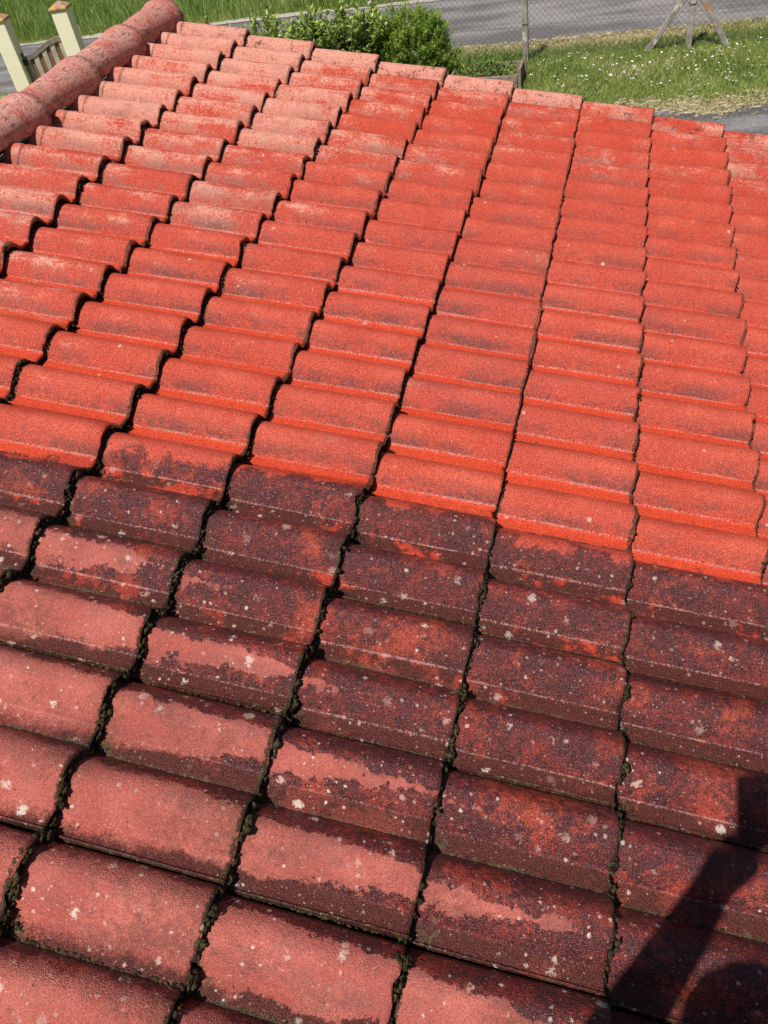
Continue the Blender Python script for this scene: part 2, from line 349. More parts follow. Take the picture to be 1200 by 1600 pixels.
def leaf_material(name, stops, rough=0.55, spec=0.35, trans=0.25):
    t = NT(name); a = t.attr('tint')
    r = t.n.new('ShaderNodeValToRGB'); t.l.new(a, r.inputs[0])
    el = r.color_ramp.elements
    while len(el) < len(stops): el.new(0.5)
    for e, (q, c) in zip(el, stops): e.position = q; e.color = c + (1,)
    t.done(r.outputs[0], rough, spec)
    tr = t.n.new('ShaderNodeBsdfTranslucent'); t.l.new(r.outputs[0], tr.inputs[0])
    mx = t.n.new('ShaderNodeMixShader'); mx.inputs[0].default_value = trans
    out = [x for x in t.n if x.type == 'OUTPUT_MATERIAL'][0]
    t.l.new(t.bsdf.outputs[0], mx.inputs[1]); t.l.new(tr.outputs[0], mx.inputs[2]); t.l.new(mx.outputs[0], out.inputs[0])
    return t.mat
M['meadow'] = leaf_material('meadow_grass', [(0.0, (0.11, 0.19, 0.03)), (0.6, (0.24, 0.35, 0.075)), (0.9, (0.38, 0.42, 0.13)), (1.0, (0.56, 0.50, 0.26))])
M['lawn'] = leaf_material('lawn_grass', [(0.0, (0.13, 0.21, 0.035)), (0.5, (0.26, 0.34, 0.075)), (0.8, (0.40, 0.39, 0.13)), (1.0, (0.62, 0.52, 0.30))])
M['laurel'] = leaf_material('laurel_leaf', [(0.0, (0.05, 0.11, 0.016)), (0.5, (0.17, 0.28, 0.045)), (1.0, (0.42, 0.50, 0.11))], 0.38, 0.5)
M['conifer'] = leaf_material('conifer_needles', [(0.0, (0.045, 0.11, 0.018)), (0.5, (0.15, 0.27, 0.04)), (1.0, (0.34, 0.45, 0.08))], 0.6, 0.25)
M['plants'] = leaf_material('bed_leaf', [(0.0, (0.06, 0.12, 0.02)), (0.6, (0.16, 0.25, 0.04)), (1.0, (0.42, 0.42, 0.06))], 0.5, 0.35)
M['bark'] = simple('bark', (0.10, 0.070, 0.045), (0.20, 0.15, 0.10), 14, 0.9, 0.6)
M['daisy'] = simple('daisy_petals', (0.80, 0.80, 0.74), (0.86, 0.86, 0.82), 30, 0.7)
M['straw'] = simple('straw_litter', (0.46, 0.38, 0.22), (0.62, 0.54, 0.34), 30, 0.9)
M['gravel'] = simple('pale_gravel', (0.30, 0.27, 0.22), (0.50, 0.46, 0.39), 30, 0.9)
M['render'] = simple('cream_render', (0.88, 0.80, 0.56), (0.92, 0.85, 0.62), 5, 0.9, 0.25, 120)
M['wood_old'] = simple('weathered_wood', (0.19, 0.15, 0.11), (0.30, 0.245, 0.19), 12, 0.85, 0.4, 90)
M['wood_brown'] = simple('brown_wood', (0.19, 0.10, 0.050), (0.26, 0.145, 0.075), 10, 0.75, 0.3, 90)
M['wood_pale'] = simple('pale_wood', (0.40, 0.34, 0.26), (0.52, 0.46, 0.37), 10, 0.75, 0.3, 90)
M['iron'] = simple('black_iron', (0.02, 0.02, 0.02), (0.045, 0.04, 0.04), 20, 0.5)
M['wire'] = simple('old_wire', (0.085, 0.080, 0.075), (0.15, 0.14, 0.13), 10, 0.6, spec=0.4)
M['wall'] = simple('house_render', (0.60, 0.53, 0.42), (0.68, 0.61, 0.49), 4, 0.9, 0.2, 90)
M['deck'] = simple('roof_boards', (0.11, 0.075, 0.05), (0.16, 0.11, 0.07), 8, 0.9)
M['mortar'] = simple('ridge_mortar', (0.035, 0.022, 0.018), (0.07, 0.045, 0.035), 20, 0.95, 0.6)  # mortar darkened to near black, standing in for shade under the ridge

def concrete_lichen(name, base, base2, lich, thr):
    t = NT(name); P = t.obj()
    n = t.noise(P, 9.0, 5, 0.65); f = t.noise(P, 70.0, 4, 0.7)
    col = t.mix(t.ss(n, 0.35, 0.65), base, base2)
    col = t.mix(t.ss(t.m('ADD', t.noise(P, 6.0, 3), t.m('MULTIPLY', t.m('SUBTRACT', f, .5), .3)), 0.60, 0.66), col, (0.58, 0.56, 0.50))
    q = t.noise(t.vadd(P, (4.0, 2.0, 9.0)), 5.5, 3, 0.6)
    col = t.mix(t.ss(t.m('ADD', q, t.m('MULTIPLY', t.m('SUBTRACT', f, .5), .25)), thr, thr + 0.05), col, lich)
    return t.done(col, 0.92, 0.15, t.bump(f, 0.7, 0.008))
M['concrete'] = concrete_lichen('post_concrete', (0.25, 0.215, 0.19), (0.40, 0.355, 0.32), (0.52, 0.20, 0.045), 0.62)
M['cap'] = concrete_lichen('cap_tile', (0.30, 0.17, 0.12), (0.42, 0.27, 0.20), (0.52, 0.31, 0.08), 0.52)

# ------------------------------------------------------------------ ground, road, drive
def grid_sheet(name, x0, x1, y0, y1, z, nx, ny, fn=None):
    V = []; F = []
    for j in range(ny + 1):
        for i in range(nx + 1):
            x = x0 + (x1 - x0) * i / nx; y = y0 + (y1 - y0) * j / ny
            if fn: x, y, zz = fn(x, y)
            else: zz = 0
            V.append((x, y, z + zz))
    for j in range(ny):
        for i in range(nx):
            a = j * (nx + 1) + i; F.append((a, a + 1, a + nx + 2, a + nx + 1))
    return mesh(name, V, F, True)

g = link('ground', grid_sheet('ground', -300, 300, -300, 300, G, 40, 40), M['ground'])
tag(g, 'green lawn and meadow around the building', 'ground', kind='structure')
NE = lambda x: 9.872 + 0.063 * x                  # near and far edge of the road
FE = lambda x: 13.02 + 0.045 * x
V = []; F = []
xs = np.arange(-60, 60.01, 0.15)
for i, x in enumerate(xs):
    a = NE(x) + 0.05 * math.sin(x * 2.1) + rnd.uniform(-.025, .025); b = FE(x) + 0.06 * math.sin(x * 1.3 + 1) + rnd.uniform(-.03, .03)
    V += [(x, a, G + 0.008), (x, (a + b) / 2, G + 0.03), (x, b, G + 0.008)]
    if i:
        k = 3 * i; F += [(k - 3, k, k + 1, k - 2), (k - 2, k + 1, k + 2, k - 1)]
tag(link('road', mesh('road', V, F, True), M['road']), 'narrow grey asphalt lane', 'road', kind='structure')
# pale gravel verge on the far side of the lane
V = []; F = []
for i, x in enumerate(xs):
    a = FE(x) - 0.12 + rnd.uniform(-.03, .03); b = FE(x) + 0.13 + 0.07 * math.sin(x * 1.7) + rnd.uniform(-.05, .05)
    V += [(x, a, G + 0.0215), (x, b, G + 0.016)]
    if i:
        k = 2 * i; F.append((k - 2, k, k + 1, k - 1))
tag(link('verge_gravel', mesh('verge_gravel', V, F), M['gravel']), 'pale gravel strip along the far edge of the lane', 'gravel', kind='structure')
# drive beside the house
V = []; F = []
dx = np.arange(0.35, 9.0, 0.1)
for i, x in enumerate(dx):
    e = 6.70 + 0.06 * (x - 1) + 0.10 * math.sin(x * 3.1) + 0.06 * math.sin(x * 7.7) + rnd.uniform(-.05, .05)
    V += [(x, 0.9, G + 0.006), (x, e, G + 0.006)]
    if i:
        k = 2 * i; F.append((k - 2, k, k + 1, k - 1))
tag(link('driveway', mesh('driveway', V, F), M['drive']), 'grey gravelly asphalt drive beside the building', 'driveway', kind='structure')

# ------------------------------------------------------------------ the building and its tiled roof
U0, U1 = -5.36, 6.0                               # ridge and eave in courses
J0, J1 = 0, 33                                   # far and near verge in rolls
house = link('house', None); house.empty_display_size = 0.3
house.location = (0.3, -2.7, G)
tag(house, 'low building under a red roman-tiled roof, its upper half cleaned, the lower half stained', 'building')
HL = Vector(house.location)
def roof_world(u, v, h):                          # roof coordinates (metres down the slope, towards the camera, above)
    return Vector((u * CP + h * SP, -v, -u * SP + h * CP))

# boarding under the tiles, with the far slope of the gable
rx = U0 * L
ridge_w = roof_world(rx, 0, -0.035); eave_w = roof_world(U1 * L - 0.05, 0, -0.035)
half = eave_w.x - ridge_w.x
V = []; F = []
yA, yB = -J0 * W - 0.05, -J1 * W
left = Vector((ridge_w.x - half, 0, eave_w.z))
for (x, z) in ((left.x, left.z), (ridge_w.x, ridge_w.z), (eave_w.x, eave_w.z)):
    for y in (yA, yB):
        for dz in (0, -0.03): V.append((x, y, z + dz))
def vi(a, b, c): return a * 4 + b * 2 + c
for a in (0, 1):
    F.append((vi(a, 0, 0), vi(a, 1, 0), vi(a + 1, 1, 0), vi(a + 1, 0, 0)))
    F.append((vi(a, 0, 1), vi(a + 1, 0, 1), vi(a + 1, 1, 1), vi(a, 1, 1)))
    for b in (0, 1):
        F.append((vi(a, b, 0), vi(a + 1, b, 0), vi(a + 1, b, 1), vi(a, b, 1)))
for a in (0, 2): F.append((vi(a, 0, 0), vi(a, 0, 1), vi(a, 1, 1), vi(a, 1, 0)))
roof = link('roof', mesh('roof', [Vector(v) - HL for v in V], F), M['deck'], house)
# walls with their gables
def wall(name, pts, th, axis):
    V = [Vector(p) for p in pts]; n = len(V); off = Vector((0, th, 0)) if axis == 'y' else Vector((th, 0, 0))
    VV = V + [v + off for v in V]
    F = [tuple(range(n - 1, -1, -1)), tuple(range(n, 2 * n))] + [(i, (i + 1) % n, n + (i + 1) % n, n + i) for i in range(n)]
    link(name, mesh(name, [v - HL for v in VV], F), M['wall'], house)
wl_, wr_ = left.x + 0.3, eave_w.x - 0.3
zl = eave_w.z + 0.3 * SP / CP - 0.04
for y in (yA - 0.32, yB + 0.12):
    wall('gable_wall', [(wl_, y, G), (wr_, y, G), (wr_, y, zl), (ridge_w.x, y, ridge_w.z - 0.04), (wl_, y, zl)], 0.2, 'y')
for x in (wl_ + 0.002, wr_ - 0.202):
    wall('side_wall', [(x, yA - 0.33, G), (x, yB + 0.33, G), (x, yB + 0.33, zl - 0.06), (x, yA - 0.33, zl - 0.06)], 0.2, 'x')

STEP = 0.029; TH = 0.014; HB = 0.052; PB = 0.74; HEAD = 0.060
def prof(s):
    """height of the tile across one roll: barrel then flat pan"""
    if s < PB:
        q = s / PB
        return HB * (math.sin(math.pi * q) ** 0.86)
    return 0.0
def tile_mesh(seed, verge=False):
    r = random.Random(seed)
    S = []
    bs = [0.0, 0.012, 0.035, 0.08, 0.14, 0.21, 0.29, 0.37, 0.45, 0.53, 0.60, 0.66, 0.70, 0.725, 0.738, 0.752, 0.80, 0.88, 0.95]
    for k in (0, 1):
        for s in bs:
            S.append((k + s, prof(s)))
    # interlocking edges: a lip on the near pan, a free edge on the far roll
    S = [(a, b) for a, b in S if not (a < 0.03)]
    S = [(0.028, -0.004)] + S + [(1.962, 0.001), (1.968, 0.0065), (1.988, 0.0065), (1.992, -0.003)]
    if verge:                                     # one roll only
        S = [(a, b) for a, b in S if a < 0.955] + [(0.962, 0.001), (0.968, 0.0065), (0.988, 0.0065), (0.992, -0.003)]
    if verge:                                     # the outer roll of a verge tile is fuller and has a skirt
        S = [(a, b * 1.06 if a < PB else b) for a, b in S]
        S = [(-0.03, -0.10), (-0.02, 0.0), (0.01, 0.012)] + S[1:]
    amp = r.uniform(0.97, 1.03)
    n = len(S)
    # tail outline: chipped
    ch = []; cur = 0.0
    for i in range(n):
        cur = 0.6 * cur + r.gauss(0, 0.0011); ch.append(max(-0.006, min(0.004, cur)))
    for _ in range(r.randint(0, 3)):              # broken nicks in the tail
        c0 = r.randrange(2, n - 2); dep = r.uniform(0.004, 0.011)
        ch[c0] -= dep; ch[c0 + 1] -= dep * r.uniform(.2, .8)
    us = [-HEAD, 0.0, 0.09, 0.19, 0.28, L - 0.010, L - 0.003, L]
    sag = r.uniform(-0.0012, 0.0012)
    V = []; F = []
    for ui, x in enumerate(us):
        for i, (a, b) in enumerate(S):
            dz = STEP * (x / L) + sag * math.sin(math.pi * max(0, x) / L)
            if ui == 6: dz -= 0.0015
            if ui == 7: dz -= 0.005
            xx = x + (ch[i] if ui >= 5 else 0)
            V.append((xx, -a * W, b * amp + dz + r.gauss(0, 0.00035)))
    m = len(us)
    for u in range(m - 1):
        for i in range(n - 1):
            a = u * n + i; F.append((a, a + 1, a + n + 1, a + n)[::-1])
    # tail face and underside
    base = len(V)
    for (x, t) in ((L - 0.002, TH), (-HEAD, TH)):
        for i, (a, b) in enumerate(S):
            V.append((x + (ch[i] if x > 0 else 0), -a * W, b * amp * 0.93 + STEP * (x / L) - t))
    top = (m - 1) * n
    for i in range(n - 1):
        F.append((top + i, base + i, base + i + 1, top + i + 1))
        F.append((base + i, base + n + i, base + n + i + 1, base + i + 1))
    for i in (0, n - 1):                          # close the two long edges
        for u in range(m - 1):
            pass
        q = [u * n + i for u in range(m)] + [base + i, base + n + i]
        F.append(tuple(q if i == 0 else q[::-1]))
    me = mesh('roof_tile', V, F, True)
    return me
def sharp(me, ang):
    try: me.set_sharp_from_angle(angle=math.radians(ang))
    except Exception: pass
tiles = [tile_mesh(s) for s in range(14)]; vtiles = [tile_mesh(50 + s, True) for s in range(4)]
for me in tiles + vtiles:
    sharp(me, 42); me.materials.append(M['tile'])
roofrot = (0, PITCH, 0)
tile_spots = []
courses = list(range(-4, 7))
for i in courses:
    for j in [0] + list(range(1, J1, 2)):
        k = rnd.randrange(14)
        me = vtiles[k % 4] if j == J0 else tiles[k]
        jx, jy, jz = rnd.gauss(0, 0.0032), rnd.gauss(0, 0.0016), rnd.uniform(0, 0.0035)
        u = (i - 1) * L + jx
        o = bpy.data.objects.new('verge_tile' if j == J0 else 'roof_tile', me); COL.objects.link(o)
        o.parent = roof
        o.location = roof_world(u, j * W + jy, jz) - HL
        o.rotation_euler = (rnd.gauss(0, 0.007), PITCH + rnd.uniform(-0.006, 0.006), rnd.gauss(0, 0.006))
        tile_spots.append((i, j, u, j * W + jy))

# ridge tiles: tapered half-pipes, the wide far end of each lies over the one beyond it
def ridge_mesh(seed, lenm=0.50, r0=0.104, r1=0.074):
    r = random.Random(seed)
    prof_ = []
    ny = 9; na = 18
    V = []; F = []
    for lay, th in ((0, 0.0), (1, -0.013)):
        for k in range(ny + 1):
            q = k / ny                            # 0 = far wide end, 1 = near narrow end
            y = -q * lenm
            R = r0 + (r1 - r0) * min(1.0, q * 1.15) + th
            if q < 0.22: R += 0.008 * (1 - max(0, q - .12) / 0.10)
            if k == 0 and lay == 0: R -= 0.004
            for a in range(na + 1):
                an = math.radians(-26 + 232 * a / na)
                rr = R + (r.gauss(0, 0.0009) if lay == 0 else 0)
                V.append((rr * math.cos(an), y + (r.gauss(0, 0.0015) if k in (0, ny) else 0), rr * math.sin(an) * 0.86))
    c = na + 1; lay2 = (ny + 1) * c
    for k in range(ny):
        for a in range(na):
            p = k * c + a
            F.append((p, p + 1, p + c + 1, p + c)); q = p + lay2; F.append((q, q + c, q + c + 1, q + 1))
    for a in range(na):
        F.append((a, a + lay2, a + lay2 + 1, a + 1)); p = ny * c + a; F.append((p, p + 1, p + lay2 + 1, p + lay2))
    for k in range(ny):
        for a in (0, na):
            p = k * c + a; F.append((p, p + c, p + c + lay2, p + lay2))
    me = mesh('ridge_tile', V, F, True); sharp(me, 50); me.materials.append(M['ridge'])
    return me
rms = [ridge_mesh(s) for s in range(5)]
j = 0.0
k = 0
while j < J1:
    c = roof_world(rx, j * W, 0.0)
    o = bpy.data.objects.new('ridge_tile', rms[k % 5]); COL.objects.link(o); o.parent = roof
    o.location = Vector((c.x, c.y, c.z + 0.036 + rnd.gauss(0, .002))) - HL
    o.rotation_euler = (math.radians(-2.6) + rnd.gauss(0, .006), rnd.gauss(0, 0.02), rnd.gauss(0, .012))
    j += 2.62; k += 1
# bedding mortar below the ridge tiles
V, F = [], []
for k in range(60):
    y = -J0 * W - 0.1 - k * (J1 - J0) * W / 59 * 0.99
    for a in range(9):
        an = math.radians(10 + 160 * a / 8); R = 0.036 + rnd.gauss(0, 0.003)
        c = roof_world(rx, 0, 0)
        V.append(Vector((c.x + R * 1.15 * math.cos(an), y, c.z - 0.005 + R * math.sin(an))) - HL)
    if k:
        for a in range(8):
            p = k * 9 + a; F.append((p - 9, p, p + 1, p - 8))
link('ridge_mortar', mesh('ridge_mortar', V, F, True), M['mortar'], roof)

# moss in the joints: lumps packed under the tail of every tile and along the interlocks
ICO = None
def ico():
    import bmesh
    bm = bmesh.new(); bmesh.ops.create_icosphere(bm, subdivisions=1, radius=1.0)
    v = np.array([x.co[:] for x in bm.verts]); bm.verts.index_update()
    f = np.array([[q.index for q in x.verts] for x in bm.faces]); bm.free(); return v, f
IV, IF = ico()
lumps = []                                        # centre (roof u,v,h), radii
for (i, j, u, v) in tile_spots:
    for k in range(1 if j == 0 else 2):
        jj = j + k
        dirt = max(0.0, min(1.0, (jj - 15.0) / 5.0))
        nn = int((80 + 190 * dirt) * (rnd.uniform(0.35, 1.25) if rnd.random() < .8 else 1.6))
        off = rnd.uniform(0, 9)
        for _ in range(nn):
            s = rnd.random()
            if rnd.random() < 0.30: s = rnd.choice([rnd.uniform(0.78, 1.0), rnd.uniform(0, 0.06)])
            hh = prof(s)
            den = 0.5 + 0.5 * math.sin(s * 7 + off) * math.sin(s * 17 + off * 2)
            sz = rnd.uniform(0.0018, 0.0040) * (1 + 0.75 * dirt * den)
            lift = rnd.uniform(0.0005, 0.014 + 0.007 * den + 0.005 * dirt * den)
            lumps.append((u + L + rnd.uniform(-0.010, 0.001 + 0.005 * den + 0.006 * dirt * den), v + (k + s) * W, hh * 0.97 + lift,
                          sz * rnd.uniform(.8, 1.3), sz * rnd.uniform(.9, 1.9), sz * rnd.uniform(.7, 1.2)))
        if dirt > 0.3:
            # clumps on the pan just below the joint
            if rnd.random() < 0.75:
                for _ in range(rnd.randint(20, 80)):
                    s = rnd.gauss(0.93, 0.07); sz = rnd.uniform(0.0012, 0.0030)
                    uu = u + L + abs(rnd.gauss(0, 0.022)) + 0.004
                    lumps.append((uu, v + (k + min(s, 1.03)) * W, prof(max(0, min(s, 0.999))) + 0.001 + rnd.uniform(0, 0.003), sz * 1.3, sz * 1.3, sz * .7))
            for _ in range(int(rnd.choice([10, 30, 90]) * dirt)):
                uu = u + rnd.random() ** 1.3 * L; sz = rnd.uniform(0.0012, 0.0030)
                lumps.append((uu, v + (k + 1 + rnd.gauss(-0.012, 0.010)) * W, STEP * (uu - u) / L + 0.0015, sz * 1.7, sz, sz * .8))
arr = np.array(lumps); n = len(arr)
jit = 1 + 0.38 * rng.standard_normal((n, len(IV), 1))
loc = IV[None] * jit * arr[:, None, 3:6]
ruv = arr[:, None, 0:3] + loc
VX = ruv[..., 0] * CP + ruv[..., 2] * SP; VY = -ruv[..., 1]; VZ = -ruv[..., 0] * SP + ruv[..., 2] * CP
VV = np.stack([VX, VY, VZ], -1).reshape(-1, 3) - np.array(HL)
FF = (IF[None] + (np.arange(n) * len(IV))[:, None, None]).reshape(-1, 3)
mme = np_mesh('moss', VV, FF); mme.polygons.foreach_set('use_smooth', [True] * len(mme.polygons))
mo = link('moss', mme, M['moss'], roof)
tag(mo, kind='stuff')

# ------------------------------------------------------------------ grass
def blades(name, n, xs, ys, hmin, hmax, wd, mat, tintf, lean=0.35, keep=None, zf=None):
    x = rng.uniform(*xs, n); y = rng.uniform(*ys, n)
    if keep is not None:
        k = keep(x, y); x = x[k]; y = y[k]; n = len(x)
    h = rng.uniform(hmin, hmax, n) * (0.75 + 0.5 * (np.sin(x * 1.9 + np.sin(y * 1.3) * 2) * np.sin(y * 2.3 + x * .7) * .5 + .5))
    a = rng.uniform(0, 2 * np.pi, n); le = np.abs(rng.normal(0, lean, n)) * h
    la = rng.uniform(0, 2 * np.pi, n)
    dx, dy = np.cos(a) * wd, np.sin(a) * wd
    b = np.stack([x, y, np.full(n, G - 0.005)], -1)
    sx = np.stack([dx, dy, np.zeros(n)], -1)
    mid = b + np.stack([np.cos(la) * le * .35, np.sin(la) * le * .35, h * .6], -1)
    tip = b + np.stack([np.cos(la) * le, np.sin(la) * le, h], -1)
    V = np.stack([b - sx, b + sx, mid + sx * .7, mid - sx * .7, tip], 1).reshape(-1, 3)
    o = np.arange(n)[:, None] * 5
    F = np.concatenate([o + np.array([0, 1, 2]), o + np.array([0, 2, 3]), o + np.array([3, 2, 4])], 0)
    tn = np.clip(tintf(x, y, n), 0, 1)
    ta = np.repeat(tn, 5)
    ob = link(name, np_mesh(name, V, F, {'tint': ta}), mat)
    return ob
def patch(x, y, s=1.0):
    return 0.5 + 0.25 * np.sin(x * 1.7 * s + 1.3 * np.sin(y * 1.1 * s)) + 0.25 * np.sin(y * 2.3 * s + 1.7 * np.sin(x * .9 * s + 2))
tag(blades('meadow_grass', 95000, (-24, -1.0), (11.9, 25), 0.14, 0.34, 0.007, M['meadow'],
           lambda x, y, n: 0.38 + 0.35 * (patch(x, y) - .5) + 0.22 * rng.standard_normal(n) + (rng.random(n) < .04) * .5,
           0.5, lambda x, y: (y > FE(x) + 0.10 + 0.1 * np.sin(3 * x)) & (x < -1.5 + (y - 13) * -.6 + 2.0)),
    'tall green meadow grass beyond the far edge of the lane', 'grass', kind='stuff')
def lawn_tint(x, y, n):
    e = NE(x) - y
    st = np.clip(1 - e / 0.55, 0, 1) * 0.75
    d = np.where(x > 0.2, np.clip(1 - (y - 6.75) / 0.5, 0, 1) * 0.8, 0)
    return 0.46 + 0.55 * (patch(x, y, 1.4) - .5) + 0.45 * (patch(y, x, 3.1) - .5) + 0.16 * rng.standard_normal(n) + (st + d) * (0.35 + 0.65 * rng.random(n)) + (rng.random(n) < .05) * .4
tag(blades('lawn_grass', 90000, (-6.5, 5.0), (4.8, 10.3), 0.03, 0.095, 0.0055, M['lawn'], lawn_tint, 0.7,
           lambda x, y: (y < NE(x) + 0.03 * np.sin(9 * x) + .02) & ((y > 6.72 + .06 * (x - 1) + .10 * np.sin(3.1 * x)) | (x < 0.3))),
    'short sunny lawn grass between the drive and the lane', 'grass', kind='stuff')
tag(blades('verge_grass', 16000, (-16.0, -6.0), (5.0, 9.6), 0.04, 0.14, 0.0065, M['lawn'],
           lambda x, y, n: 0.4 + 0.4 * (patch(x, y) - .5) + 0.18 * rng.standard_normal(n), 0.6, lambda x, y: y < NE(x) - .02),
    'grass along the near edge of the lane by the gate', 'grass', kind='stuff')
# daisies in the lawn
V = []; F = []
def daisy(x, y, r, z):
    b = len(V); tx, ty = rnd.gauss(-.1, .25), rnd.gauss(-.25, .25)
    V.append((x, y, z + r * .35))
    for a in range(7):
        q = a / 7 * 2 * math.pi; ox, oy = r * math.cos(q), r * math.sin(q)
        V.append((x + ox, y + oy, z + ox * tx + oy * ty))
    for a in range(7): F.append((b, b + 1 + a, b + 1 + (a + 1) % 7))
cl = [(rnd.uniform(-1.7, 2.6), rnd.uniform(7.2, 9.15), rnd.uniform(.15, .5)) for _ in range(26)]
for (cx, cy, sp) in cl:
    for _ in range(rnd.randint(8, 22)):
        daisy(cx + rnd.gauss(0, sp * 1.5), cy + rnd.gauss(0, sp * .6), rnd.uniform(.008, .020), G + rnd.uniform(.05, .09))
tag(link('daisies', mesh('daisies', V, F), M['daisy']), 'small white daisies scattered in the lawn', 'daisies', kind='stuff')
# straw litter lying along the drive and the lane
V = []; F = []
for _ in range(1900):
    if rnd.random() < .55:
        x = rnd.uniform(0.3, 3.2); y = 6.76 + .06 * (x - 1) + .1 * math.sin(3.1 * x) + rnd.gauss(0.04, .17)
    else:
        x = rnd.uniform(-3.0, 3.5); y = NE(x) - abs(rnd.gauss(0, .10)) + .05
    a = rnd.uniform(0, math.pi); l = rnd.uniform(.02, .055); c, s = math.cos(a) * l, math.sin(a) * l
    z = G + rnd.uniform(.02, .05); wx, wy = -math.sin(a) * .0022, math.cos(a) * .0022; b = len(V)
    V += [(x - c - wx, y - s - wy, z), (x + c - wx, y + s - wy, z + rnd.gauss(0, .01)), (x + c + wx, y + s + wy, z + .012), (x - c + wx, y - s + wy, z + .012)]
    F.append((b, b + 1, b + 2, b + 3))
tag(link('straw_litter', mesh('straw_litter', V, F), M['straw']), 'dry straw litter along the edges of the lawn', 'straw', kind='stuff')

# ------------------------------------------------------------------ wire fence
fence = link('wire_fence', None, loc=(1.232, 9.07, G)); FL = Vector(fence.location)
tag(fence, 'chain-link fence on weathered concrete posts along the lane, one post braced', 'fence')
FY = lambda x: 9.05 + 0.02 * x
def post(x, y, w_, h, lean=0.0):
    v, f = bar_data((x, y, G - .3), (x + lean, y, G + h), w_, w_ * .95, Vector((0, 1, 0)), 0.92)
    o = link('post', mesh('post', [Vector(q) - FL for q in v], f), M['concrete'], fence)
    b = o.modifiers.new('bevel', 'BEVEL'); b.width = .006; b.segments = 1
    return o
post(-1.061, 9.034, 0.084, 1.15, -0.012); post(1.232, 9.076, 0.087, 1.15, 0.0); post(3.55, 9.12, 0.084, 1.15, 0.01)
for (bx, by) in ((0.685, 9.11), (1.752, 9.05)):
    top = (1.232 + (bx - 1.232) * 0.10, 9.03, G + 0.74); bot = Vector((bx, by, G)); tp = Vector(top)
    bot = bot + (bot - tp) * 0.12
    v, f = bar_data(bot, tp, 0.075, 0.07, Vector((0, 1, 0)), 0.95)
    o = link('brace', mesh('brace', [Vector(q) - FL for q in v], f), M['concrete'], fence)
    b = o.modifiers.new('bevel', 'BEVEL'); b.width = .006; b.segments = 1
# mesh: two families of slanting wires and three straining wires
V = []; F = []
def wire(a, b, r):
    a = Vector(a); b = Vector(b); d = (b - a).normalized(); s = d.cross(Vector((0, 1, 0))).normalized(); t = Vector((0, 1, 0))
    k = len(V)
    for p in (a, b):
        for an in (90, 210, 330):
            V.append(p + s * (r * math.cos(math.radians(an))) + t * (r * math.sin(math.radians(an))) - FL)
    for i in range(3): F.append((k + i, k + (i + 1) % 3, k + 3 + (i + 1) % 3, k + 3 + i))
x0, x1, hh, sp = -3.35, 5.2, 0.98, 0.082
x = x0 - hh
while x < x1:
    for sgn in (1, -1):
        a = (x, 0.03) if sgn > 0 else (x, hh)
        za, zb = (0.03, hh) if sgn > 0 else (hh, 0.03)
        xa, xb = x, x + (hh - .03)
        if xa < x0:
            q = (x0 - xa) / (xb - xa); za = za + (zb - za) * q; xa = x0
        if xb - xa > .05:
            wire((xa, FY(xa) + 0.045, G + za), (xb, FY(xb) + 0.045, G + zb), 0.0021)
    x += sp
for z in (0.05, 0.45, 0.97): wire((x0, FY(x0) + .05, G + z), (x1, FY(x1) + .05, G + z), 0.0024)
tag(link('wire_mesh', mesh('wire_mesh', V, F), M['wire'], fence), kind='stuff')
for (px, py, zz) in ((-1.061, 9.034, 0.50), (1.232, 9.076, 0.56)):   # tie wires round the posts
    V = []; F = []
    for k in range(4):
        c = [(-.047, -.046), (.047, -.046), (.047, .046), (-.047, .046)]
        a, b = c[k], c[(k + 1) % 4]
        wire((px + a[0], py + a[1], G + zz), (px + b[0], py + b[1], G + zz + .004), .004)
    link('tie_wire', mesh('tie_wire', V, F), M['wire'], fence)
# thin stake with a pale knob among the shrubs
st = link('iron_stake', None, loc=(-3.30, 8.97, G)); tag(st, 'thin dark stake with a pale knob, standing behind the shrubs', 'stake')
v, f = bar_data((0, 0, -.2), (-0.015, 0, .95), .030, .030); link('shaft', mesh('shaft', v, f), M['iron'], st)
kv, kf = [], []
for a in range(5):
    for b in range(8):
        th = math.pi * a / 4; an = b / 8 * 2 * math.pi
        kv.append((-.04 + .05 * math.sin(th) * math.cos(an), .032 * math.sin(th) * math.sin(an), 0.95 + .045 * math.cos(th)))
for a in range(4):
    for b in range(8): kf.append((a * 8 + b, a * 8 + (b + 1) % 8, (a + 1) * 8 + (b + 1) % 8, (a + 1) * 8 + b))
link('knob', mesh('knob', kv, kf, True), M['wood_pale'], st)

# ------------------------------------------------------------------ shrubs
def leaves(name, pts, dirs, ln, wd, tint, mat, parent, base):
    """folded pointed leaves: pts (n,3), dirs (n,3) unit"""
    n = len(pts); up = np.array([0, 0, 1.0])
    side = np.cross(dirs, up + 0.3 * rng.standard_normal((n, 3))); side /= np.linalg.norm(side, axis=1, keepdims=True) + 1e-9
    nor = np.cross(side, dirs)
    l = (ln * rng.uniform(.65, 1.2, n))[:, None]; w_ = (wd * rng.uniform(.75, 1.2, n))[:, None]
    p0 = pts; p1 = pts + dirs * l * .5 + side * w_ * .5 + nor * w_ * .16; p2 = pts + dirs * l - nor * l * .08; p3 = pts + dirs * l * .5 - side * w_ * .5 + nor * w_ * .16
    V = np.stack([p0, p1, p2, p3], 1).reshape(-1, 3) - np.array(base)
    o = np.arange(n)[:, None] * 4
    F = np.concatenate([o + np.array([0, 1, 2]), o + np.array([0, 2, 3])], 0)
    ob = link(name, np_mesh(name, V, F, {'tint': np.repeat(np.clip(tint, 0, 1), 4)}), mat, parent)
    tag(ob, kind='stuff'); return ob
